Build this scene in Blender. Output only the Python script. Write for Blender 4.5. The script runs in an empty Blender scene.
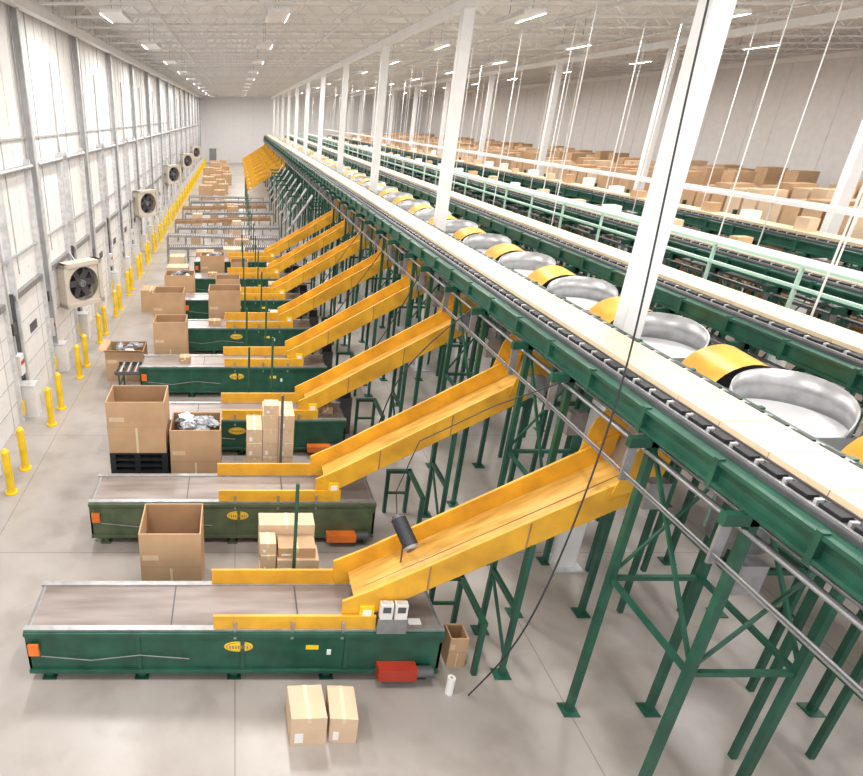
import bpy, math, random
from mathutils import Vector, Matrix, noise
random.seed(7)
S = bpy.context.scene
COL = S.collection

# ------------------------------------------------------------------ materials
def mat(name, c, rough=0.5, metal=0.0, var=0.12, scale=3.0, bump=0.0, c2=None, detail=4, stretch=None, emit=None):
    m = bpy.data.materials.new(name); m.use_nodes = True
    nt = m.node_tree; n = nt.nodes; l = nt.links
    p = n['Principled BSDF']
    p.inputs['Roughness'].default_value = rough
    p.inputs['Metallic'].default_value = metal
    tc = n.new('ShaderNodeTexCoord'); mp = n.new('ShaderNodeMapping')
    if stretch: mp.inputs['Scale'].default_value = stretch
    l.new(tc.outputs['Object'], mp.inputs['Vector'])
    ns = n.new('ShaderNodeTexNoise'); ns.inputs['Scale'].default_value = scale; ns.inputs['Detail'].default_value = detail
    l.new(mp.outputs['Vector'], ns.inputs['Vector'])
    r = n.new('ShaderNodeValToRGB')
    a = c2 if c2 else tuple(max(0, x*(1-var*1.6)) for x in c)
    b = tuple(min(1, x*(1+var*0.5)) for x in c)
    r.color_ramp.elements[0].position = 0.32; r.color_ramp.elements[0].color = (*a, 1)
    r.color_ramp.elements[1].position = 0.62; r.color_ramp.elements[1].color = (*b, 1)
    l.new(ns.outputs['Fac'], r.inputs['Fac']); l.new(r.outputs['Color'], p.inputs['Base Color'])
    if bump:
        bm = n.new('ShaderNodeBump'); bm.inputs['Strength'].default_value = bump; bm.inputs['Distance'].default_value = 0.02
        l.new(ns.outputs['Fac'], bm.inputs['Height']); l.new(bm.outputs['Normal'], p.inputs['Normal'])
    return m

YEL = mat('yellow_paint', (0.78, 0.415, 0.03), 0.4, c2=(0.60, 0.30, 0.025), scale=2.2)
YELBED = mat('worn_yellow_bed', (0.74, 0.44, 0.11), 0.26, c2=(0.50, 0.27, 0.045), scale=3, stretch=(0.5, 3, 0.5))
YELB = mat('bollard_yellow', (0.93, 0.62, 0.02), 0.4)
GRN = mat('green_paint', (0.018, 0.098, 0.062), 0.4, c2=(0.010, 0.065, 0.04))
OLV = mat('olive_paint', (0.10, 0.13, 0.07), 0.45, c2=(0.06, 0.09, 0.05))
BELT = mat('grey_belt', (0.33, 0.28, 0.26), 0.28, c2=(0.19, 0.155, 0.14), scale=1.5, stretch=(0.4, 2.5, 1))
CREAM = mat('cream_belt', (0.80, 0.655, 0.45), 0.5, var=0.03)
DARK = mat('dark_rubber', (0.035, 0.035, 0.04), 0.6)
DGREY = mat('dark_grey_steel', (0.11, 0.11, 0.12), 0.45, 0.3)
STEEL = mat('galvanised_steel', (0.45, 0.45, 0.46), 0.35, 0.6, scale=6)
MSTEEL = mat('grey_conduit', (0.30, 0.30, 0.31), 0.4, 0.4, scale=6)
SEAM = mat('grey_seam', (0.44, 0.44, 0.45), 0.5)
LSTEEL = mat('light_steel', (0.66, 0.66, 0.67), 0.35, 0.2, scale=6)
WHITE = mat('white_paint', (0.84, 0.84, 0.85), 0.5, var=0.03)
BOWLW = mat('bowl_liner', (0.70, 0.70, 0.72), 0.45, var=0.05)
OFFW = mat('off_white_panel', (0.78, 0.77, 0.76), 0.5, var=0.04)
CARD = mat('cardboard', (0.56, 0.36, 0.21), 0.8, var=0.07, scale=2)
CARDL = mat('cardboard_light', (0.70, 0.52, 0.36), 0.8, var=0.06, scale=2)
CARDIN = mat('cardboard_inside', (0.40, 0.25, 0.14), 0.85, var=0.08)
TAPE = mat('packing_tape', (0.75, 0.62, 0.42), 0.3, var=0.02)
RED = mat('red_paint', (0.45, 0.04, 0.02), 0.4)
ORG = mat('orange_paint', (0.85, 0.20, 0.03), 0.4)
BLKP = mat('black_plastic', (0.02, 0.022, 0.028), 0.5)
BEIGE = mat('beige_housing', (0.62, 0.56, 0.48), 0.5, var=0.05)
PAPER = mat('white_paper', (0.88, 0.88, 0.88), 0.7, var=0.02)
BAG = mat('grey_poly_bag', (0.42, 0.43, 0.46), 0.3, c2=(0.14, 0.15, 0.18), scale=7, bump=0.6)
LGRN = mat('pale_green_paint', (0.42, 0.62, 0.52), 0.45, var=0.05)
BROWN = mat('brown_guard', (0.36, 0.21, 0.11), 0.5)
ORB = mat('rack_orange', (0.60, 0.36, 0.13), 0.5)

def floor_mat():
    m = bpy.data.materials.new('polished_concrete'); m.use_nodes = True
    nt = m.node_tree; n = nt.nodes; l = nt.links; p = n['Principled BSDF']
    tc = n.new('ShaderNodeTexCoord')
    n1 = n.new('ShaderNodeTexNoise'); n1.inputs['Scale'].default_value = 0.45; n1.inputs['Detail'].default_value = 7; n1.inputs['Roughness'].default_value = 0.55
    l.new(tc.outputs['Object'], n1.inputs['Vector'])
    r1 = n.new('ShaderNodeValToRGB'); e = r1.color_ramp.elements
    e[0].position = 0.28; e[0].color = (0.34, 0.30, 0.275, 1); e[1].position = 0.7; e[1].color = (0.46, 0.425, 0.40, 1)
    l.new(n1.outputs['Fac'], r1.inputs['Fac'])
    br = n.new('ShaderNodeTexBrick'); br.offset = 0; br.inputs['Scale'].default_value = 1
    br.inputs['Brick Width'].default_value = 4.6; br.inputs['Row Height'].default_value = 4.6
    br.inputs['Mortar Size'].default_value = 0.01; br.inputs['Color1'].default_value = (1, 1, 1, 1); br.inputs['Color2'].default_value = (1, 1, 1, 1); br.inputs['Mortar'].default_value = (0.65, 0.63, 0.61, 1)
    l.new(tc.outputs['Object'], br.inputs['Vector'])
    mx = n.new('ShaderNodeMix'); mx.data_type = 'RGBA'; mx.blend_type = 'MULTIPLY'; mx.inputs[0].default_value = 1
    l.new(r1.outputs['Color'], mx.inputs[6]); l.new(br.outputs['Color'], mx.inputs[7])
    n2 = n.new('ShaderNodeTexNoise'); n2.inputs['Scale'].default_value = 1.3; n2.inputs['Detail'].default_value = 8
    l.new(tc.outputs['Object'], n2.inputs['Vector'])
    r2 = n.new('ShaderNodeValToRGB'); r2.color_ramp.elements[0].position = 0.34; r2.color_ramp.elements[0].color = (0.78, 0.75, 0.72, 1); r2.color_ramp.elements[1].position = 0.52; r2.color_ramp.elements[1].color = (1, 1, 1, 1)
    l.new(n2.outputs['Fac'], r2.inputs['Fac'])
    m2 = n.new('ShaderNodeMix'); m2.data_type = 'RGBA'; m2.blend_type = 'MULTIPLY'; m2.inputs[0].default_value = 0.65
    l.new(mx.outputs[2], m2.inputs[6]); l.new(r2.outputs['Color'], m2.inputs[7])
    l.new(m2.outputs[2], p.inputs['Base Color'])
    p.inputs['Roughness'].default_value = 0.3
    return m
FLOOR = floor_mat()

def rib_mat(name, c, axis_scale, period):
    m = mat(name, c, 0.5, var=0.02); nt = m.node_tree; n = nt.nodes; l = nt.links
    tc = n.new('ShaderNodeTexCoord'); mp = n.new('ShaderNodeMapping'); mp.inputs['Scale'].default_value = axis_scale
    w = n.new('ShaderNodeTexWave'); w.inputs['Scale'].default_value = period
    l.new(tc.outputs['Object'], mp.inputs['Vector']); l.new(mp.outputs['Vector'], w.inputs['Vector'])
    b = n.new('ShaderNodeBump'); b.inputs['Strength'].default_value = 0.5; b.inputs['Distance'].default_value = 0.05
    l.new(w.outputs['Fac'], b.inputs['Height']); l.new(b.outputs['Normal'], n['Principled BSDF'].inputs['Normal'])
    return m
WALLM = mat('wall_panel_white', (0.82, 0.81, 0.81), 0.55, var=0.03)
DECK = rib_mat('ceiling_deck', (0.86, 0.86, 0.87), (0.001, 1, 0.001), 1.2)

# ------------------------------------------------------------------ mesh builder
class B:
    def __init__(s): s.v = []; s.f = []; s.m = []; s.sm = []; s.mats = []
    def mi(s, mt):
        if mt not in s.mats: s.mats.append(mt)
        return s.mats.index(mt)
    def add(s, vs, fs, mt, smooth=False):
        o = len(s.v); s.v += [tuple(x) for x in vs]; i = s.mi(mt)
        for f in fs: s.f.append(tuple(o+k for k in f)); s.m.append(i); s.sm.append(smooth)
    def box(s, x0, x1, y0, y1, z0, z1, mt):
        vs = [(x, y, z) for x in (x0, x1) for y in (y0, y1) for z in (z0, z1)]
        s.add(vs, [(0, 1, 3, 2), (4, 6, 7, 5), (0, 4, 5, 1), (2, 3, 7, 6), (0, 2, 6, 4), (1, 5, 7, 3)], mt)
    def beam(s, p, q, w, h, mt):
        p = Vector(p); q = Vector(q); d = (q-p); d.normalize()
        up = Vector((0, 0, 1)) if abs(d.z) < 0.95 else Vector((0, 1, 0))
        r = d.cross(up).normalized(); u = r.cross(d)
        vs = [a + r*i*w/2 + u*j*h/2 for a in (p, q) for i in (-1, 1) for j in (-1, 1)]
        s.add(vs, [(0, 1, 3, 2), (4, 6, 7, 5), (0, 4, 5, 1), (2, 3, 7, 6), (0, 2, 6, 4), (1, 5, 7, 3)], mt)
    def cyl(s, p, q, r, mt, n=12, r2=None, caps=True):
        p = Vector(p); q = Vector(q); d = (q-p).normalized()
        up = Vector((0, 0, 1)) if abs(d.z) < 0.95 else Vector((0, 1, 0))
        a = d.cross(up).normalized(); b = d.cross(a)
        r2 = r if r2 is None else r2
        vs = [p + (a*math.cos(t)+b*math.sin(t))*r for t in [2*math.pi*i/n for i in range(n)]]
        vs += [q + (a*math.cos(t)+b*math.sin(t))*r2 for t in [2*math.pi*i/n for i in range(n)]]
        s.add(vs, [(i, n+i, n+(i+1) % n, (i+1) % n) for i in range(n)], mt, True)
        if caps:
            s.add(vs[:n], [tuple(range(n))], mt); s.add(vs[n:], [tuple(range(n-1, -1, -1))], mt)
    def prism_xz(s, pts, y0, y1, mt):
        n = len(pts); vs = [(x, y0, z) for x, z in pts] + [(x, y1, z) for x, z in pts]
        s.add(vs, [tuple(range(n)), tuple(range(2*n-1, n-1, -1))] + [(i, n+i, n+(i+1) % n, (i+1) % n) for i in range(n)], mt)
    def tube(s, pts, r, mt, n=6):
        for a, b in zip(pts, pts[1:]): s.cyl(a, b, r, mt, n, caps=False)
    def arcwall(s, c, r, a0, a1, z0, z1, th, mt, n=20, tilt=0.0, taper=False):
        vs = []
        for i in range(n+1):
            t = math.radians(a0+(a1-a0)*i/n)
            zt = z1 if not taper else z0+(z1-z0)*(0.25+0.75*math.sin(math.pi*i/n)**0.6)
            for rr in (r, r-th):
                x = c[0]+rr*math.cos(t); y = c[1]+rr*math.sin(t)
                dz = tilt*(x-c[0])
                vs += [(x, y, z0+dz), (x, y, zt+dz)]
        fs = []
        for i in range(n):
            o = 4*i; q = o+4
            fs += [(o, q, q+1, o+1), (o+2, o+3, q+3, q+2), (o+1, q+1, q+3, o+3), (o, o+2, q+2, q)]
        s.add(vs, fs, mt, True)
    def mesh(s, name):
        me = bpy.data.meshes.new(name); me.from_pydata(s.v, [], s.f)
        for m in s.mats: me.materials.append(m)
        me.polygons.foreach_set('material_index', s.m); me.polygons.foreach_set('use_smooth', s.sm)
        me.update(); return me
    def obj(s, name, loc=(0, 0, 0), bevel=0, rotz=0):
        return place(s.mesh(name), name, loc, bevel, rotz)
def place(me, name, loc=(0, 0, 0), bevel=0, rotz=0, parent=None):
    o = bpy.data.objects.new(name, me); o.location = loc; o.rotation_euler = (0, 0, rotz); COL.objects.link(o)
    if bevel:
        b = o.modifiers.new('bevel', 'BEVEL'); b.width = bevel; b.segments = 2; b.limit_method = 'ANGLE'
    if parent: o.parent = parent
    return o

WX = -5.8; RX = 30; FY = 112; CZ = 11.0; Y0 = -1.0
# ------------------------------------------------------------------ shell
b = B(); b.box(WX, RX, Y0, FY, -0.1, 0, FLOOR); b.obj('floor')
b = B(); b.box(WX, RX, Y0, FY, CZ, CZ+0.1, DECK); b.obj('ceiling')
b = B(); b.box(WX-0.2, WX, Y0, FY, 0, CZ, WALLM)
y = 1.0
while y < FY:
    b.box(WX, WX+0.02, y, y+0.04, 3.6, CZ, SEAM if int(y/.8) % 4 == 0 else OFFW); y += 0.8
b.obj('wall_left')
b = B(); b.box(WX, RX, FY, FY+0.2, 0, CZ, WALLM)
for x in range(-5, 30, 2): b.box(x, x+.06, FY-.02, FY, 0, CZ, OFFW)
b.obj('wall_far')
b = B(); b.box(-4.4, -3.2, FY-.08, FY-.021, 0, 2.3, MSTEEL); b.box(-4.5, -4.4, FY-.1, FY-.021, 0, 2.4, WHITE); b.box(-3.2, -3.1, FY-.1, FY-.021, 0, 2.4, WHITE); b.box(-4.5, -3.1, FY-.1, FY-.021, 2.3, 2.4, WHITE); b.obj('door_far')
b = B(); b.box(RX, RX+.2, Y0, FY, 0, CZ, WALLM)
for i in range(60): b.box(RX-.02, RX, 1+i*1.8, 1.06+i*1.8, 0, CZ, OFFW)
b.obj('wall_right')

b = B()
for i in range(17):
    y = 5.4+6.4*i
    b.box(WX+.02, WX+.05, y-.1, y+.1, 0, CZ-.76, LSTEEL); b.box(WX+.22, WX+.25, y-.1, y+.1, 0, CZ-.76, LSTEEL); b.box(WX+.05, WX+.22, y-.012, y+.012, 0, CZ-.76, SEAM)
b.box(WX+.02, WX+.08, Y0, FY, 4.1, 4.16, SEAM); b.box(WX+.02, WX+.06, Y0, FY, 6.9, 6.95, SEAM)
b.obj('trim_1')

b = B()
for j in range(44):
    yy = 2+j*2.5
    b.box(WX, RX, yy-.06, yy+.06, CZ-.08, CZ, OFFW); b.box(WX, RX, yy-.05, yy+.05, CZ-.75, CZ-.69, OFFW)
    x = WX; k = 0
    while x < RX-.7:
        za, zb = (CZ-.72, CZ-.05) if k % 2 == 0 else (CZ-.05, CZ-.72)
        b.beam((x, yy, za), (x+.75, yy, zb), .04, .04, OFFW); x += .75; k += 1
for xx in (6.0, 17.5, -5.5, 29):
    b.box(xx-.12, xx+.12, Y0, FY, CZ-1.0, CZ-.76, WHITE)
for xx in (-2.2, 3.4, 10.0, 15.0):
    b.cyl((xx, Y0, CZ-.85), (xx, FY, CZ-.85), .05, LSTEEL, 8)
b.obj('ceiling_joists')

# ------------------------------------------------------------------ dock doors
bd = B()
bd.box(0, .05, -1.15, 1.15, 0, 3.1, OFFW)
for z in (.6, 1.2, 1.8, 2.4): bd.box(.05, .06, -1.15, 1.15, z-.01, z+.01, SEAM)
for x in (-.9, .7): bd.box(.05, .058, x-.01, x+.01, 0, 3.1, SEAM)
for sy in (-1, 1):
    bd.box(0, .16, sy*1.2-.05, sy*1.2+.05, 0, 6.4, LSTEEL)
    bd.box(.0, .1, sy*1.33-.025, sy*1.33+.025, 0, 3.3, DGREY)
    bd.box(.16, .2, sy*1.2-.05, sy*1.2+.05, .2, .6, YELB)
bd.box(0, .14, -1.3, 1.3, 3.1, 3.25, MSTEEL)
bd.cyl((.15, -1.3, 6.2), (.15, 1.3, 6.2), .08, STEEL)
bd.box(.05, .07, -.3, .3, 1.9, 2.15, DGREY)
bd.box(0, .18, 1.45, 1.75, 1.2, 1.75, OFFW); bd.box(.18, .2, 1.5, 1.7, 1.5, 1.6, RED)
bd.tube([(.05, 1.6, 1.75), (.05, 1.6, 9)], .03, SEAM)
bd.box(.0, .12, 1.5, 1.75, 2.3, 2.6, DGREY)
bd.box(0, .45, 1.42, 1.78, .0, .9, OFFW); bd.box(0, .47, 1.4, 1.8, .9, .93, LSTEEL)
dm = bd.mesh('dock_door')
nd = 0
yy = 7.0
while yy < 106:
    nd += 1; place(dm, 'door_%d' % nd, (WX+.001, yy, 0)); yy += 3.2

bb = B(); bb.cyl((0, 0, 0), (0, 0, 1.02), .085, YELB, 16); bb.cyl((0, 0, 1.02), (0, 0, 1.08), .085, YELB, 16, .04); bb.cyl((0, 0, 0), (0, 0, .03), .14, YELB, 16)
bm_ = bb.mesh('bollard'); yy = 11.2
while yy < 108:
    place(bm_, 'bollard', (-4.86, yy, 0)); place(bm_, 'bollard', (-4.86, yy+.98, 0)); yy += 3.2

# wall fans
bf = B()
W = .72
for (a, c, e, f) in ((-W, W, -W, -W+.14), (-W, W, W-.14, W), (-W, -W+.14, -W, W), (W-.14, W, -W, W)):
    bf.box(-.25, .25, a, c, e, f, BEIGE)
n = 32
ring = [(math.cos(2*math.pi*i/n), math.sin(2*math.pi*i/n)) for i in range(n)]
def sq(c, s_):
    k = .66/max(abs(c), abs(s_)); return c*k, s_*k
for xo in (.2, -.2):
    vs = []
    for c, s_ in ring:
        vs.append((xo, c*.55, s_*.55)); q = sq(c, s_); vs.append((xo, q[0], q[1]))
    bf.add(vs, [(2*i, 2*i+1, (2*i+3) % (2*n), (2*i+2) % (2*n)) for i in range(n)], BEIGE)
bf.cyl((-.18, 0, 0), (-.17, 0, 0), .56, BLKP, 32)
for k in range(6):
    a = k*math.pi/3; bf.beam((0, .08*math.cos(a), .08*math.sin(a)), (0.05, .5*math.cos(a), .5*math.sin(a)), .03, .2, DGREY)
bf.cyl((-.1, 0, 0), (.15, 0, 0), .12, STEEL)
for r in (.15, .25, .35, .45, .54):
    pts = [(.22, r*math.cos(t), r*math.sin(t)) for t in [2*math.pi*i/24 for i in range(25)]]
    bf.tube(pts, .006, DGREY, 4)
for k in range(8):
    a = k*math.pi/4; bf.beam((.22, 0, 0), (.22, .55*math.cos(a), .55*math.sin(a)), .01, .01, DGREY)
bf.beam((-.2, 0, .7), (-.5, 0, .95), .05, .05, STEEL); bf.beam((-.2, 0, -.7), (-.5, 0, -.5), .05, .05, STEEL)
fm = bf.mesh('wall_fan')
for yy, zz in ((19.8, 2.45), (36.2, 2.9), (52.5, 3.1), (68.5, 3.1), (84.5, 3.1)):
    place(fm, 'wall_fan', (-5.1, yy, zz), .01, -.75)

# ------------------------------------------------------------------ columns
bc = B(); h = .14
bc.box(-h, h, -h, h, 0, CZ-1.0, WHITE)
for sx in (-1, 1):
    bc.box(min(sx*h, sx*(h+.012)), max(sx*h, sx*(h+.012)), -h, -h+.03, 0, CZ-1, OFFW)
bc.box(-.26, .26, -.26, .26, 0, .03, LSTEEL); bc.box(-.2, .2, -.2, .2, CZ-1.03, CZ-1.0, WHITE)
cm = bc.mesh('support_column')
for k in range(11):
    place(cm, 'support_column', (6.0, 8.9+9.4*k, 0)); place(cm, 'support_column', (17.5, 8.9+9.4*k, 0))

# ------------------------------------------------------------------ belt conveyors
FR = [6.37, 9.45, 12.8, 16.1, 19.55, 23.0, 26.4, 29.8]
def conveyor(xl, xr, green, rollers, D=1.0, station=False):
    b = B()
    for x in [xl+.25 + (xr-xl-.5)*i/4 for i in range(5)]:
        for y in (.08, D-.08):
            b.box(x-.05, x+.05, y-.04, y+.04, 0.0, .2, green); b.box(x-.1, x+.1, y-.08, y+.08, 0, .02, green)
    for y0, y1, s in ((0, .05, -1), (D-.05, D, 1)):
        b.box(xl, xr, y0, y1, .17, .93, green)
        ya, yb = (y0-.04, y0) if s < 0 else (y1, y1+.04)
        b.box(xl, xr, ya, yb, .87, .93, green); b.box(xl, xr, ya, yb, .17, .23, green)
        for i in range(1, 4):
            x = xl+(xr-xl)*i/4+.12; b.box(x-.03, x+.03, ya+(.02 if s < 0 else 0), yb-(.02 if s > 0 else 0), .23, .87, green)
    b.box(xl+.02, xr-.02, .05, D-.05, .2, .26, DGREY)
    b.box(xl+.08, xr-.08, .09, D-.09, .88, .945, BELT)
    b.box(xl, xr, .0, .09, .93, .965, STEEL); b.box(xl, xr, D-.09, D, .93, .965, STEEL)
    for x in (xl+.08, xr-.08): b.cyl((x, .06, .86), (x, D-.06, .86), .085, STEEL, 16)
    for x in (-.9, .9): b.box(x-.01, x+.01, .09, D-.09, .945, .949, DGREY)
    b.box(xl, xl+.04, 0, D, .2, .72, green); b.box(xr-.04, xr, 0, D, .2, .72, green)
    b.box(-.3, 1.95, .02, .06, .965, 1.19, YEL); b.box(-.35, 1.75, D-.06, D-.02, .965, 1.22, YEL)
    for x in (0, .8, 1.5): b.box(x-.02, x+.02, -.012, .02, .8, 1.1, STEEL)
    e = lambda r, y, mt, t: b.add([(0.05+1.35*r*math.cos(a), yy_, .66+.62*r*math.sin(a)) for yy_ in (y, y-t) for a in [2*math.pi*i/24 for i in range(24)]],
        [tuple(range(24, 48))] + [(i, (i+1) % 24, 24+(i+1) % 24, 24+i) for i in range(24)], mt)
    e(.15, -.001, YELB, .012); e(.13, -.013, BROWN, .003); e(.118, -.016, YELB, .003)
    for i in range(7): b.box(-.08+i*.04, -.055+i*.04, -.022, -.018, .63, .69, BROWN)
    b.box(1.0, 1.18, -.006, 0, .6, .68, YELB); b.box(1.3, 1.36, -.006, 0, .5, .6, PAPER)
    b.box(xr-.9, xr-.35, -.18, -.005, .17, .38 if xr > 2.8 else .32, RED if xr > 2.8 else ORG); b.cyl((xr-.35, -.1, .28), (xr-.12, -.1, .28), .08, DGREY)
    b.box(xl+.05, xl+.2, -.08, -.041, .55, .75, ORG)
    b.tube([(xl+.2, -.03, .5), (xl+.9, -.03, .42), (xl+1.6, -.03, .52), (xl+2.3, -.03, .45)], .008, MSTEEL)
    for x, y in ((3.5, D+.05), (3.08, D+.05), (3.5, .1)):
        b.box(x-.035, x+.035, y-.035, y+.035, 0, .98, GRN)
    b.box(3.04, 3.54, D+.01, D+.09, .95, 1.02, GRN); b.box(3.46, 3.54, .06, D+.09, .95, 1.02, GRN)
    b.box(3.04, 3.54, D+.03, D+.07, .45, .5, GRN)
    b.cyl((.92, D+.22, 0), (.92, D+.22, 2.58), .028, GRN if green is GRN else DGREY, 10); b.box(.82, 1.02, D+.12, D+.32, 0, .02, GRN)
    b.box(.90, .94, D+.0, D+.22, .5, .54, GRN)
    if station:
        b.cyl((.35, D+.3, 0), (.35, D+.3, 2.3), .028, GRN, 8); b.box(.25, .45, D+.2, D+.4, 0, .02, GRN)
        b.box(2.3, 2.36, D+.1, D+.16, 0, 1.5, GRN); b.box(2.15, 2.5, D+.02, D+.1, 1.2, 1.55, OFFW); b.box(2.2, 2.45, D+.01, D+.02, 1.3, 1.5, DGREY)
        b.box(2.6, 2.95, D+.1, D+.5, 0, 1.0, DGREY); b.box(2.62, 2.9, D+.12, D+.45, 1.0, 1.25, BLKP)
    if rollers:
        x0 = xl-.75
        for y in (.1, D-.1): b.box(x0, xl, y-.02, y+.02, .66, .76, DGREY); b.box(x0+.1, x0+.14, y-.02, y+.02, 0, .66, GRN)
        for i in range(7): b.cyl((x0+.06+i*.105, .12, .74), (x0+.06+i*.105, D-.12, .74), .03, LSTEEL if i % 2 else BLKP, 8)
        b.box(x0+.1, x0+.14, .1, D-.1, .3, .34, GRN)
    return b
for k, f in enumerate(FR):
    xl, xr = (-2.95, 2.92) if k == 0 else (-2.72, 2.62)
    if k == 2: xl = -2.3
    if k >= 4: xl = -2.0
    conveyor(xl, xr, OLV if k == 1 else GRN, k in (2, 3, 4, 6), 0.98, k >= 2).obj('belt_conveyor', (0, f, 0), .006)

# ------------------------------------------------------------------ sorting chutes
c = B()
bd_ = [(1.55, .985), (5.2, 3.12), (5.2, 3.56), (1.95, 1.64), (1.48, 1.40), (1.48, 1.10)]
c.prism_xz(bd_, .075, .115, YEL); c.prism_xz(bd_, .90, .94, YEL)
c.prism_xz([(1.75, 1.18), (5.2, 3.2), (5.2, 3.24), (1.70, 1.20)], .115, .90, YELBED)
c.prism_xz([(1.85, 1.262), (5.15, 3.194), (5.15, 3.225), (1.85, 1.293)], .50, .508, BROWN)
for y0 in (.06, .94):
    for x in (2.6, 3.8):
        z = .985+(x-1.55)*.585; c.prism_xz([(x, z+.02), (x+.02, z+.03), (x+.02, z+.42), (x, z+.41)], y0, y0+.015, BROWN)
for x in (2.2, 3.0, 3.9, 4.7):
    z = .985+(x-1.55)*.585; c.box(x-.04, x+.04, .08, .94, z+.0, z+.06, GRN)
c.prism_xz([(5.15, 3.18), (5.42, 4.12), (5.47, 4.12), (5.2, 3.16)], .1, .92, STEEL)
hood = [(4.7, 3.1), (5.25, 3.3), (5.4, 4.12), (5.1, 4.12), (4.85, 3.75)]
c.prism_xz(hood, .055, .074, YEL); c.prism_xz(hood, .941, .96, YEL)
for y in (.09, .93):
    c.box(3.865, 3.935, y-.035, y+.035, 0, 2.36, GRN); c.box(3.78, 4.02, y-.1, y+.1, 0, .02, GRN)
c.box(3.87, 3.93, .13, .89, 1.2, 1.28, GRN)
c.beam((3.9, .09, .3), (3.9, .93, 1.2), .04, .04, GRN)
c.box(1.72, 1.92, .045, .074, 1.14, 1.34, YELB); c.box(1.76, 1.88, .03, .045, 1.17, 1.28, PAPER)
ch = c.mesh('sorting_chute')
for f in FR: place(ch, 'sorting_chute', (0, f, 0), .005)
for i in range(10):
    f = 60+i*4.4; place(ch, 'sorting_chute', (-.35, f, 0))

# ------------------------------------------------------------------ cross belt sorter
L0, L1 = 0.5, 104
s = B()
for xs, sg in ((0, -1), (1.1, 1)):
    xa, xb = (xs-.04, xs+.04)
    s.box(xa, xb, L0, L1, 4.30, 4.56, GRN)
    xo0, xo1 = (xa-.06, xa) if sg < 0 else (xb, xb+.06)
    s.box(xo0, xo1, L0, L1, 4.52, 4.56, GRN); s.box(xo0, xo1, L0, L1, 4.30, 4.34, GRN)
    y = L0
    while y < L1:
        s.box(xo0-.005, xo1+.005, y, y+.06, 4.27, 4.58, GRN); y += 1.1 if y < 45 else 2.2
    ra, rb = (xb, xb+.24) if sg < 0 else (xa-.24, xa)
    s.box(ra, rb, L0, L1, 4.50, 4.60, DGREY)
    s.box(ra+.02, ra+.05, L0, L1, 4.60, 4.625, MSTEEL)
    s.box(rb-.05, rb-.02, L0, L1, 4.60, 4.625, MSTEEL)
    y = L0
    while y < 60:
        s.box(ra+.07, rb-.07, y, y+.2, 4.60, 4.65, BLKP); s.box(ra+.09, rb-.09, y+.24, y+.27, 4.60, 4.65, LSTEEL); y += .31
y = L0
while y < L1:
    s.box(.27, .83, y, y+.61, 4.64, 4.70, CREAM); y += .62
s.box(.25, .85, L0, L1, 4.5, 4.64, DGREY)
s.tube([(-.07, L0, 4.12), (-.07, L1, 4.12)], .022, MSTEEL); s.tube([(.1, L0, 4.02), (.1, L1, 4.02)], .022, MSTEEL); s.tube([(.22, L0, 4.05), (.22, L1, 4.05)], .02, MSTEEL)
s.box(.75, 1.0, L0, L1, 3.95, 4.0, MSTEEL)
ys = []
for f in [FR[0]-3.2]+FR+[33.1+3.3*i for i in range(21)]:
    ys += [f-.5, f+1.3]
for y in ys:
    for x in (.0, 1.1):
        s.box(x-.04, x+.04, y-.04, y+.04, 0, 4.30, GRN); s.box(x-.11, x+.11, y-.11, y+.11, 0, .02, GRN)
    s.box(-.28, 1.14, y-.04, y+.04, 4.17, 4.29, GRN); s.box(0, 1.1, y-.025, y+.025, 2.3, 2.36, GRN)
    s.beam((0, y, 2.4), (1.1, y, 4.1), .03, .03, GRN)
    s.box(.15, .4, y+.05, y+.2, 3.3, 3.65, MSTEEL)
for a, b_ in zip(ys[1::2], ys[2::2]):
    for x in (0, 1.1):
        s.box(x-.025, x+.025, a, b_, 2.3, 2.36, GRN); s.beam((x, a, 2.4), (x, b_, 4.2), .035, .035, GRN)
s.tube([(-.2, 0.5, 3.78), (-.2, L1, 3.78)], .013, MSTEEL); s.tube([(-.25, .5, 3.86), (-.25, L1, 3.86)], .013, MSTEEL)
for y in ys: s.box(-.27, -.17, y-.015, y+.015, 3.74, 4.17, MSTEEL)
sm_ = s.mesh('cross_belt_sorter')
for x in (4.6, 7.95, 11.2, 14.6): place(sm_, 'cross_belt_sorter', (x, 0, 0))

# parcels riding on the outer sorters
def sorter_parcels(x0, ys_):
    b = B()
    for y in ys_:
        w_ = random.uniform(.25, .42); h_ = random.uniform(.15, .38); x = x0+.3+random.uniform(0, .1)
        b.box(x, x+w_, y, y+random.uniform(.25, .5), 4.70, 4.70+h_, random.choice([CARD, CARDL, PAPER]))
    b.obj('sorted_parcels')
sorter_parcels(11.2, [14+i*2.48+random.uniform(0, .6) for i in range(30)])
sorter_parcels(14.6, [12+i*1.86+random.uniform(0, .6) for i in range(42)])

# hanging rods and tray
r = B()
for x in (9.24, 12.5, 10.4, 15.9, 13.6):
    y = 5
    while y < 100:
        z0 = 0.0 if x == 13.6 else (4.3 if x != 10.4 else 5.0)
        r.box(x-.011, x+.011, y-.011, y+.011, z0, CZ-.76, OFFW); y += 4.4 if x < 10 else 5.5
r.box(10.2, 10.24, 4, 100, 4.98, 5.08, WHITE); r.box(10.56, 10.6, 4, 100, 4.98, 5.08, WHITE); r.box(10.24, 10.56, 4, 100, 4.98, 5.0, LSTEEL)
r.box(13.4, 13.44, 4, 100, 5.5, 5.6, WHITE); r.box(13.76, 13.8, 4, 100, 5.5, 5.6, WHITE); r.box(13.44, 13.76, 4, 100, 5.5, 5.52, LSTEEL)
r.obj('cable_tray')
g = B()
for z in (4.85, 5.2): g.box(9.36, 9.42, 2, 100, z, z+.05, LGRN)
y = 2.0
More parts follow.
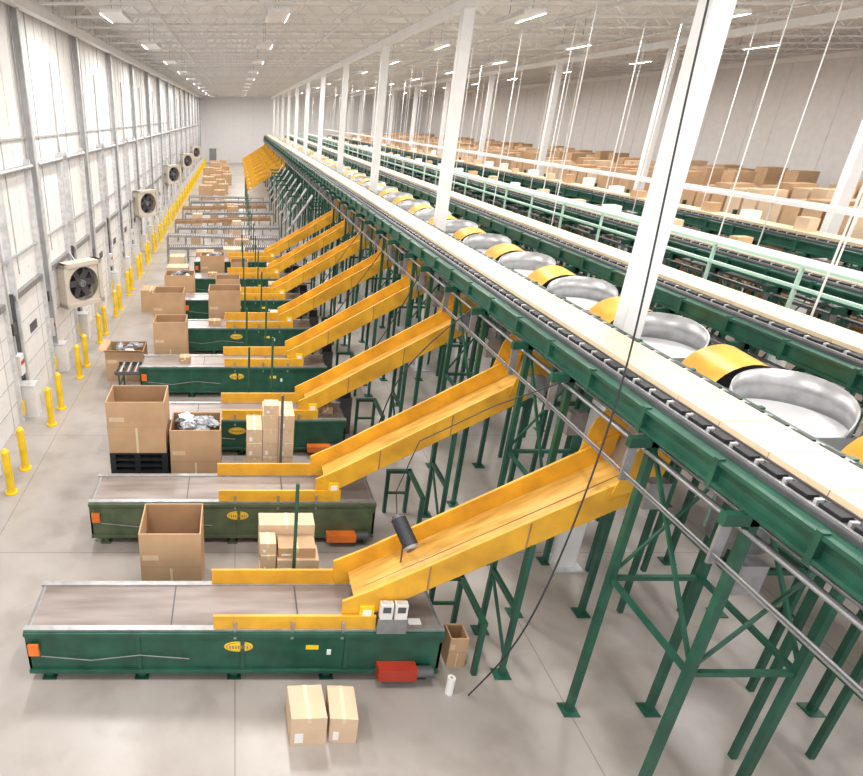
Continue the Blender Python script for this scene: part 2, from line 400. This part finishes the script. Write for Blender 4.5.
while y < 100: g.box(9.365, 9.415, y, y+.05, 0, 5.2, LGRN); y += 2.0
g.obj('guard_rail')

# bowl chutes right of the first sorter
w = B()
R_ = .62
w.arcwall((0, 0), R_, -70, 185, 3.98, 4.48, .02, STEEL, 30, 0, True)
w.arcwall((0, 0), R_, 185, 290, 3.95, 4.10, .02, STEEL, 12)
n = 26
w.add([(0.05, 0, 3.97)]+[(.61*math.cos(2*math.pi*i/n), .61*math.sin(2*math.pi*i/n), 4.04) for i in range(n)], [(0, i+1, (i+1) % n+1) for i in range(n)], BOWLW, True)
w.cyl((0, 0, 3.3), (0, 0, 3.97), .35, MSTEEL, 26, .61, False)
w.cyl((0, 0, 2.2), (0, 0, 3.3), .35, MSTEEL, 20, .35, True)
vs = []; m = 12
def ha(i): return math.radians(5+i*170/m)
for i in range(m+1):
    for yy2, dz in ((.70, 0), (1.36, .05)): vs.append((.58*math.cos(ha(i)), yy2+.12*math.cos(ha(i)), 4.08+dz+.40*math.sin(ha(i))))
w.add(vs, [(2*i, 2*i+1, 2*i+3, 2*i+2) for i in range(m)], YEL, True)
w.prism_xz([(.56*math.cos(ha(i)), 4.08+.36*math.sin(ha(i))) for i in range(m+1)], 1.20, 1.22, BROWN)
w.prism_xz([(.56*math.cos(ha(i)), 4.06+.38*math.sin(ha(i))) for i in range(m+1)], .84, .86, BLKP)
w.box(-.6, .6, .64, 1.40, 3.95, 4.08, DGREY)
w.box(-.6, .6, 1.42, 1.84, 3.95, 4.12, GRN); w.box(-.55, .56, 1.45, 1.80, 4.12, 4.15, BLKP)
for x, y in ((-.5, .9), (.5, .9), (-.5, -.6), (.5, -.6)): w.box(x-.035, x+.035, y-.035, y+.035, 0, 3.97, GRN)
w.box(-.54, .54, -.63, -.57, 2.1, 2.18, GRN)
w.box(-.53, -.47, -.6, .9, 2.1, 2.18, GRN); w.box(.47, .53, -.6, .9, 2.1, 2.18, GRN)
bw = w.mesh('bowl_chute')
for k in range(37): place(bw, 'bowl_chute', (6.86, 4.3+2.5*k, 0))

# ------------------------------------------------------------------ roller conveyors
def rollerconv(curve, guard, rail):
    b = B(); N = 60
    P = [(-3.3+6.6*i/N, (curve*math.sin((i/N-.5)*math.pi) if curve else 0)) for i in range(N+1)]
    for off in (0, .7):
        for a, c_ in zip(P, P[1:]):
            b.beam((a[0], a[1]+off, .84), (c_[0]+.01, c_[1]+off, .84), .03, .14 if not guard else .22, guard or rail)
    for i in range(1, N):
        b.cyl((P[i][0], P[i][1]+.02, .86), (P[i][0], P[i][1]+.68, .86), .026, LSTEEL, 6)
    for i in range(0, N+1, 10):
        for off in (0, .7): b.box(P[i][0]-.03, P[i][0]+.03, P[i][1]+off-.03, P[i][1]+off+.03, 0, .8, MSTEEL)
        b.box(P[i][0]-.02, P[i][0]+.02, P[i][1], P[i][1]+.7, .3, .34, MSTEEL)
    b.box(P[0][0]+.1, P[-1][0]-.1, .33, .37, .3, .34, MSTEEL)
    return b.mesh('roller_conveyor')
R1 = rollerconv(0, None, MSTEEL); R2 = rollerconv(.6, BROWN, MSTEEL); R3 = rollerconv(-.5, None, STEEL)
for i in range(8):
    place([R1, R3, R1, R2, R1, R2][i % 6], 'roller_conveyor', (-.4-.4*(i % 2), 33.6+3.2*i, 0))
b = B()
for i in range(8):
    y = 35.0+3.2*i
    for x in (3.1, 3.9):
        b.box(x-.04, x+.04, y-.04, y+.04, 0, 3.1, MSTEEL if i % 2 else GRN)
    b.box(3.1, 4.2, y-.03, y+.03, 3.0, 3.1, GRN); b.prism_xz([(2.9, 1.4), (4.25, 3.4), (4.25, 3.5), (2.9, 1.5)], y-.4, y+.2, STEEL)
    b.box(.9, .95, y+.5, y+.55, 0, 2.4, GRN)
b.obj('chute_frame')

# ------------------------------------------------------------------ boxes
def open_box(w_, d, h_, name='open_cardboard_box', loc=(0, 0, 0), rot=0, fill=None, mt=CARD, mark=False, flaps=False):
    b = B(); t = .02
    b.box(0, w_, 0, t, 0, h_, mt); b.box(0, w_, d-t, d, 0, h_, mt); b.box(0, t, t, d-t, 0, h_, mt); b.box(w_-t, w_, t, d-t, 0, h_, mt)
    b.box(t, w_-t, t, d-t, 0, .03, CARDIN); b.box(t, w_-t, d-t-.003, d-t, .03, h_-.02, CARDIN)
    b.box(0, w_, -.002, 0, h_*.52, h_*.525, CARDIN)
    b.box(w_*.04, w_*.3, -.003, 0, h_*.62, h_*.62+.1, CARDL); b.box(w_*.48, w_*.52, -.003, 0, .0, h_*.5, TAPE)
    if flaps:
        b.beam((w_/2, 0, h_), (w_/2, -.18, h_+.12), w_, .012, mt); b.beam((0, d/2, h_), (-.2, d/2, h_+.08), d, .012, mt)
    if mark:
        for i in range(5): b.box(w_*.28+i*w_*.09, w_*.28+i*w_*.09+w_*.06, -.004, 0, h_*.3, h_*.38, BLKP)
    if fill:
        for i in range(fill):
            cx = random.uniform(.2, w_-.2); cy = random.uniform(.2, d-.2); cz = h_-.12+random.uniform(-.05, .14)
            rx, ry, rz = random.uniform(.12, .24), random.uniform(.10, .17), random.uniform(.06, .11)
            vs = []; fs = []; U, V = 12, 7; an = random.uniform(0, 3)
            for v in range(V+1):
                for u in range(U):
                    th_ = math.pi*v/V; ph = 2*math.pi*u/U
                    q = Vector((math.sin(th_)*math.cos(ph), math.sin(th_)*math.sin(ph), math.cos(th_)))
                    k = 1+.55*noise.noise(q*2.4+Vector((i*3.1, 0, 0)))
                    x_, y_ = q.x*rx*k, q.y*ry*k
                    vs.append((cx+x_*math.cos(an)-y_*math.sin(an), cy+x_*math.sin(an)+y_*math.cos(an), cz+q.z*rz*k))
            for v in range(V):
                for u in range(U): fs.append((v*U+u, v*U+(u+1) % U, (v+1)*U+(u+1) % U, (v+1)*U+u))
            b.add(vs, fs, (BAG, DGREY, BAG, PAPER, BAG)[i % 5], False)
    return b.obj(name, loc, 0, rot)
def boxpart(b, x, y, z, w_, d, h_, mt=CARDL):
    b.box(x, x+w_, y, y+d, z, z+h_, mt); b.box(x+w_/2-.025, x+w_/2+.025, y-.002, y+d+.002, z+h_-.002, z+h_+.003, TAPE)
    b.box(x+w_/2-.025, x+w_/2+.025, y-.003, y, z+h_-.08, z+h_, TAPE)
    if random.random() < .5: b.box(x+.05, x+w_*.35, y-.003, y, z+.05, z+h_*.45, PAPER)
def one_box(x, y, w_, d, h_, rot=0, z=0, mt=CARDL):
    b = B(); boxpart(b, 0, 0, 0, w_, d, h_, mt); b.obj('cardboard_box', (x, y, z), .004, rot)

open_box(1.0, .85, 1.38, loc=(-1.55, 7.95, 0))
b = B()
b.box(-.02, 1.0, 0, .8, .1, .16, CARD); b.box(.0, .1, .0, .8, 0, .1, BROWN); b.box(.45, .55, 0, .8, 0, .1, BROWN); b.box(.88, .98, 0, .8, 0, .1, BROWN)
boxpart(b, 0, 0, .16, .5, .4, .45); boxpart(b, .5, .02, .16, .46, .4, .5); boxpart(b, .02, .41, .16, .46, .36, .5); boxpart(b, .5, .43, .16, .44, .36, .5)
boxpart(b, .02, .02, .61, .24, .3, .4); boxpart(b, .28, .0, .66, .68, .38, .28); boxpart(b, .3, .05, .94, .6, .34, .2, CARD); boxpart(b, .0, .05, 1.01, .26, .3, .22, CARDL); boxpart(b, 0, .42, .66, .92, .34, .66)
b.obj('cardboard_box_stack', (.40, 7.85, 0), .004)
b = B()
for i in range(7):
    z = i*.145
    for x in (0, .52, 1.1): b.box(x, x+.12, 0, .9, z, z+.1, BLKP)
    for k in range(6): b.box(0, 1.22, k*.16, k*.16+.1, z+.1, z+.135, BLKP)
b.obj('black_pallet_stack', (-2.64, 11.15, 0))
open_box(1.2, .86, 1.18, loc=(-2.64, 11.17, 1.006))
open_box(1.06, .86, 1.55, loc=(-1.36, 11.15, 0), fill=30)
b = B()
b.box(0, 1.0, 0, .75, .1, .15, CARD); b.box(0, .1, 0, .75, 0, .1, BROWN); b.box(.9, 1.0, 0, .75, 0, .1, BROWN); b.box(.45, .55, 0, .75, 0, .1, BROWN)
for i, (x, w_) in enumerate(((0, .33), (.34, .32), (.67, .32))):
    for j in range(5):
        if (i, j) in ((0, 4),): continue
        boxpart(b, x, .02+.02*((i+j) % 2), .15+j*.33, w_, .36, .33); boxpart(b, x, .4, .15+j*.33, w_, .33, .33)
boxpart(b, .36, .05, 1.8, .3, .3, .22)
b.obj('cardboard_box_stack', (.25, 11.3, 0), .004)
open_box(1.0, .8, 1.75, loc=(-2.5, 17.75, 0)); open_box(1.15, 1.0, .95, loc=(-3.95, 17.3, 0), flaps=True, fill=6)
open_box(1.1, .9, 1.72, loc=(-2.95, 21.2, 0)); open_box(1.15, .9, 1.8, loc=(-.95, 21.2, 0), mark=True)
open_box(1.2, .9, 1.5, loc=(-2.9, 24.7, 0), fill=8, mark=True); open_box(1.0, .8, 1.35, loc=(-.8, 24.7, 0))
open_box(1.1, .8, 1.6, loc=(-1.6, 28.1, 0), fill=8); open_box(.8, .8, 1.3, loc=(-.2, 28.1, 0)); one_box(-3.2, 28.3, 1.0, .8, 1.0)
one_box(-2.0, 31.3, .9, .8, 1.1, mt=CARD); one_box(-.6, 31.5, 1.1, .8, 1.2); one_box(-3.4, 31.6, .8, .8, .8)
one_box(.0, 14.6, .6, .5, .5)
one_box(1.3, 21.3, .7, .6, .9); one_box(1.4, 24.8, .8, .6, 1.1, mt=CARD); one_box(1.5, 28.2, .8, .7, 1.1); one_box(-3.9, 24.6, .8, .8, .9, mt=CARD)
one_box(.72, 5.35, .46, .5, .5, .04); one_box(1.22, 5.4, .36, .5, .45, -.05)
for i in range(7):
    for q in range(2):
        x = random.uniform(-3.2, -1.6)+q*2.2; one_box(x, 35.05+3.2*i, random.uniform(.5, .9), .6, random.uniform(.5, 1.2), mt=random.choice([CARD, CARDL]))
for i in range(9):
    x = random.uniform(-3.9, -2.9); one_box(x, 61.6+4.4*i, 1.3, 1, random.uniform(.8, 1.7), mt=CARD); one_box(x+1.5, 61.6+4.4*i, 1.0, 1, random.uniform(.8, 1.4), mt=CARD)
open_box(.27, .3, .55, 'waste_bin_box', (3.14, 6.6, 0), flaps=False)
b = B(); b.cyl((0, 0, 0), (0, 0, .3), .055, PAPER, 20); b.cyl((0, 0, .3), (0, 0, .302), .02, CARD, 12); b.obj('paper_roll', (3.04, 6.15, 0))
for k, x, w_ in ((2, 2.1, .25), (4, -.9, .4), (5, -.8, .35), (3, -1.6, .3), (6, -1.2, .4)):
    one_box(x, FR[k]+.35, w_, .3, .16, z=.9455, mt=CARD)

b = B()
for x in (0, .2):
    b.box(x, x+.17, 0, .09, 0, .26, OFFW); b.box(x+.03, x+.14, -.006, 0, .12, .22, DGREY); b.box(x+.02, x+.15, .01, .08, .26, .27, LSTEEL)
b.box(-.02, .39, .0, .02, -.26, 0.0, MSTEEL)
b.obj('control_box', (1.98, 6.32, 1.2), .004)
b = B(); b.box(0, .18, 0, .12, 0, .004, PAPER); b.box(.2, .38, .01, .13, 0, .004, PAPER); b.box(.02, .16, .03, .032, .004, .005, DGREY); b.obj('paper_sheets', (2.25, 6.47, .946))
b = B()
b.cyl((0, 0, -.5), (0, 0, -.05), .013, DGREY, 8)
b.cyl((-.065, .15, .14), (.055, -.17, -.09), .11, BLKP, 24); b.cyl((.055, -.17, -.09), (.067, -.2, -.11), .11, STEEL, 24, .10); b.cyl((.067, -.20, -.111), (.068, -.202, -.112), .085, DGREY, 20)
b.cyl((-.065, .15, .14), (-.08, .19, .17), .10, DGREY, 20, .07)
b.box(-.04, .04, -.04, .04, -.16, -.04, DGREY); b.tube([(-.08, .2, .19), (-.1, .3, .5), (.2, .5, 1.2), (1.2, .6, 1.7), (2.16, .6, 2.1)], .008, BLKP)
b.obj('barcode_scanner', (2.38, 6.98, 2.14))

def cable(pts, name='hanging_cable', r=.013):
    cu = bpy.data.curves.new(name, 'CURVE'); cu.dimensions = '3D'; cu.bevel_depth = r; cu.bevel_resolution = 2
    sp = cu.splines.new('NURBS'); sp.points.add(len(pts)-1)
    for p, q in zip(sp.points, pts): p.co = (*q, 1)
    sp.use_endpoint_u = True; sp.order_u = 4; cu.materials.append(BLKP)
    o = bpy.data.objects.new(name, cu); COL.objects.link(o)
cable([(4.3, 6.6, CZ-.76), (4.3, 6.5, 8), (4.3, 6.2, 5.6), (4.1, 5.9, 4.2), (3.5, 5.4, 1.8), (3.3, 5.7, .9), (3.3, 6.1, .01)], r=.010)
cable([(4.4, 10.95, 4.2), (3.2, 10.9, 3.2), (2.9, 10.7, 2.1), (2.6, 10.6, 1.2), (2.5, 10.3, .98)])
cable([(4.4, 14.2, 4.2), (3.7, 14.0, 2.6), (2.9, 13.9, 1.6), (2.4, 13.7, 1.0)])
cable([(4.4, 17.6, 4.2), (3.2, 17.4, 2.5), (2.2, 17.2, 1.0)])
cable([(4.5, 21, 4.2), (3.4, 20.9, 2.9), (2.3, 20.5, 1.0)])

# ------------------------------------------------------------------ racks on the right
k = B(); random.seed(3)
for y in [i*2.8 for i in range(6)]:
    for x in (0, 1.1): k.box(x-.05, x+.05, y-.05, y+.05, 0, 4.3, GRN)
    for z in range(1, 5): k.beam((0, y, z-.5), (1.1, y, z+.25), .03, .03, GRN)
for z in (2.0, 4.0):
    for x in (0, 1.1): k.box(x-.03, x+.03, 0, 14, z-.12, z, ORB)
    k.box(0, 1.1, 0, 14, z-.02, z, LSTEEL)
for z in (0, 2.0, 4.0):
    y = .15
    while y < 13:
        w_ = random.uniform(.6, 1.0)
        if random.random() < .9: k.box(.05, 1.05, y, y+w_, z, z+random.uniform(.6, 1.3), random.choice([CARD, CARDL, CARD]))
        y += w_+.12
rk = k.mesh('pallet_rack')
for x in (18.6, 21, 23.5, 26.5):
    for i in range(6): place(rk, 'pallet_rack', (x, 15+i*15.2, 0))

# ------------------------------------------------------------------ lights
lb = B(); lb.box(-.3, .3, -1.0, 1.0, .02, .1, WHITE); lb.box(-.32, -.3, -1, 1, -.02, .1, LSTEEL); lb.box(.3, .32, -1, 1, -.02, .1, LSTEEL)
for y in (-.8, .8): lb.box(-.01, .01, y-.01, y+.01, .1, .95, STEEL)
lm = lb.mesh('ceiling_light')
for x in (-3.4, 1.2, 8.2, 13.8, 21.3):
    for i in range(13):
        y = 4+i*8.2
        o = place(lm, 'ceiling_light', (x, y, CZ-.95))
        la = bpy.data.lights.new('lamp_tube', 'AREA'); la.shape = 'RECTANGLE'; la.size = .56; la.size_y = 1.9
        la.energy = 325; la.color = (1, .968, .925)
        lo = bpy.data.objects.new('lamp_tube', la); lo.location = (0, 0, 0); lo.parent = o; COL.objects.link(lo)
wd = bpy.data.worlds.new('World'); S.world = wd; wd.use_nodes = True
wd.node_tree.nodes['Background'].inputs[0].default_value = (1, .975, .95, 1); wd.node_tree.nodes['Background'].inputs[1].default_value = 1.4

# ------------------------------------------------------------------ camera
cd = bpy.data.cameras.new('camera'); cam = bpy.data.objects.new('camera', cd); COL.objects.link(cam)
cd.sensor_width = 36; cd.lens = 36*610/863; cd.shift_x = (431.5-235)/863; cd.clip_end = 300
cam.location = (0, 0, 7.5); cam.rotation_euler = (math.radians(90-24.1), 0, 0)
S.camera = cam
S.view_settings.view_transform = 'Standard'
S.view_settings.exposure = 0.0
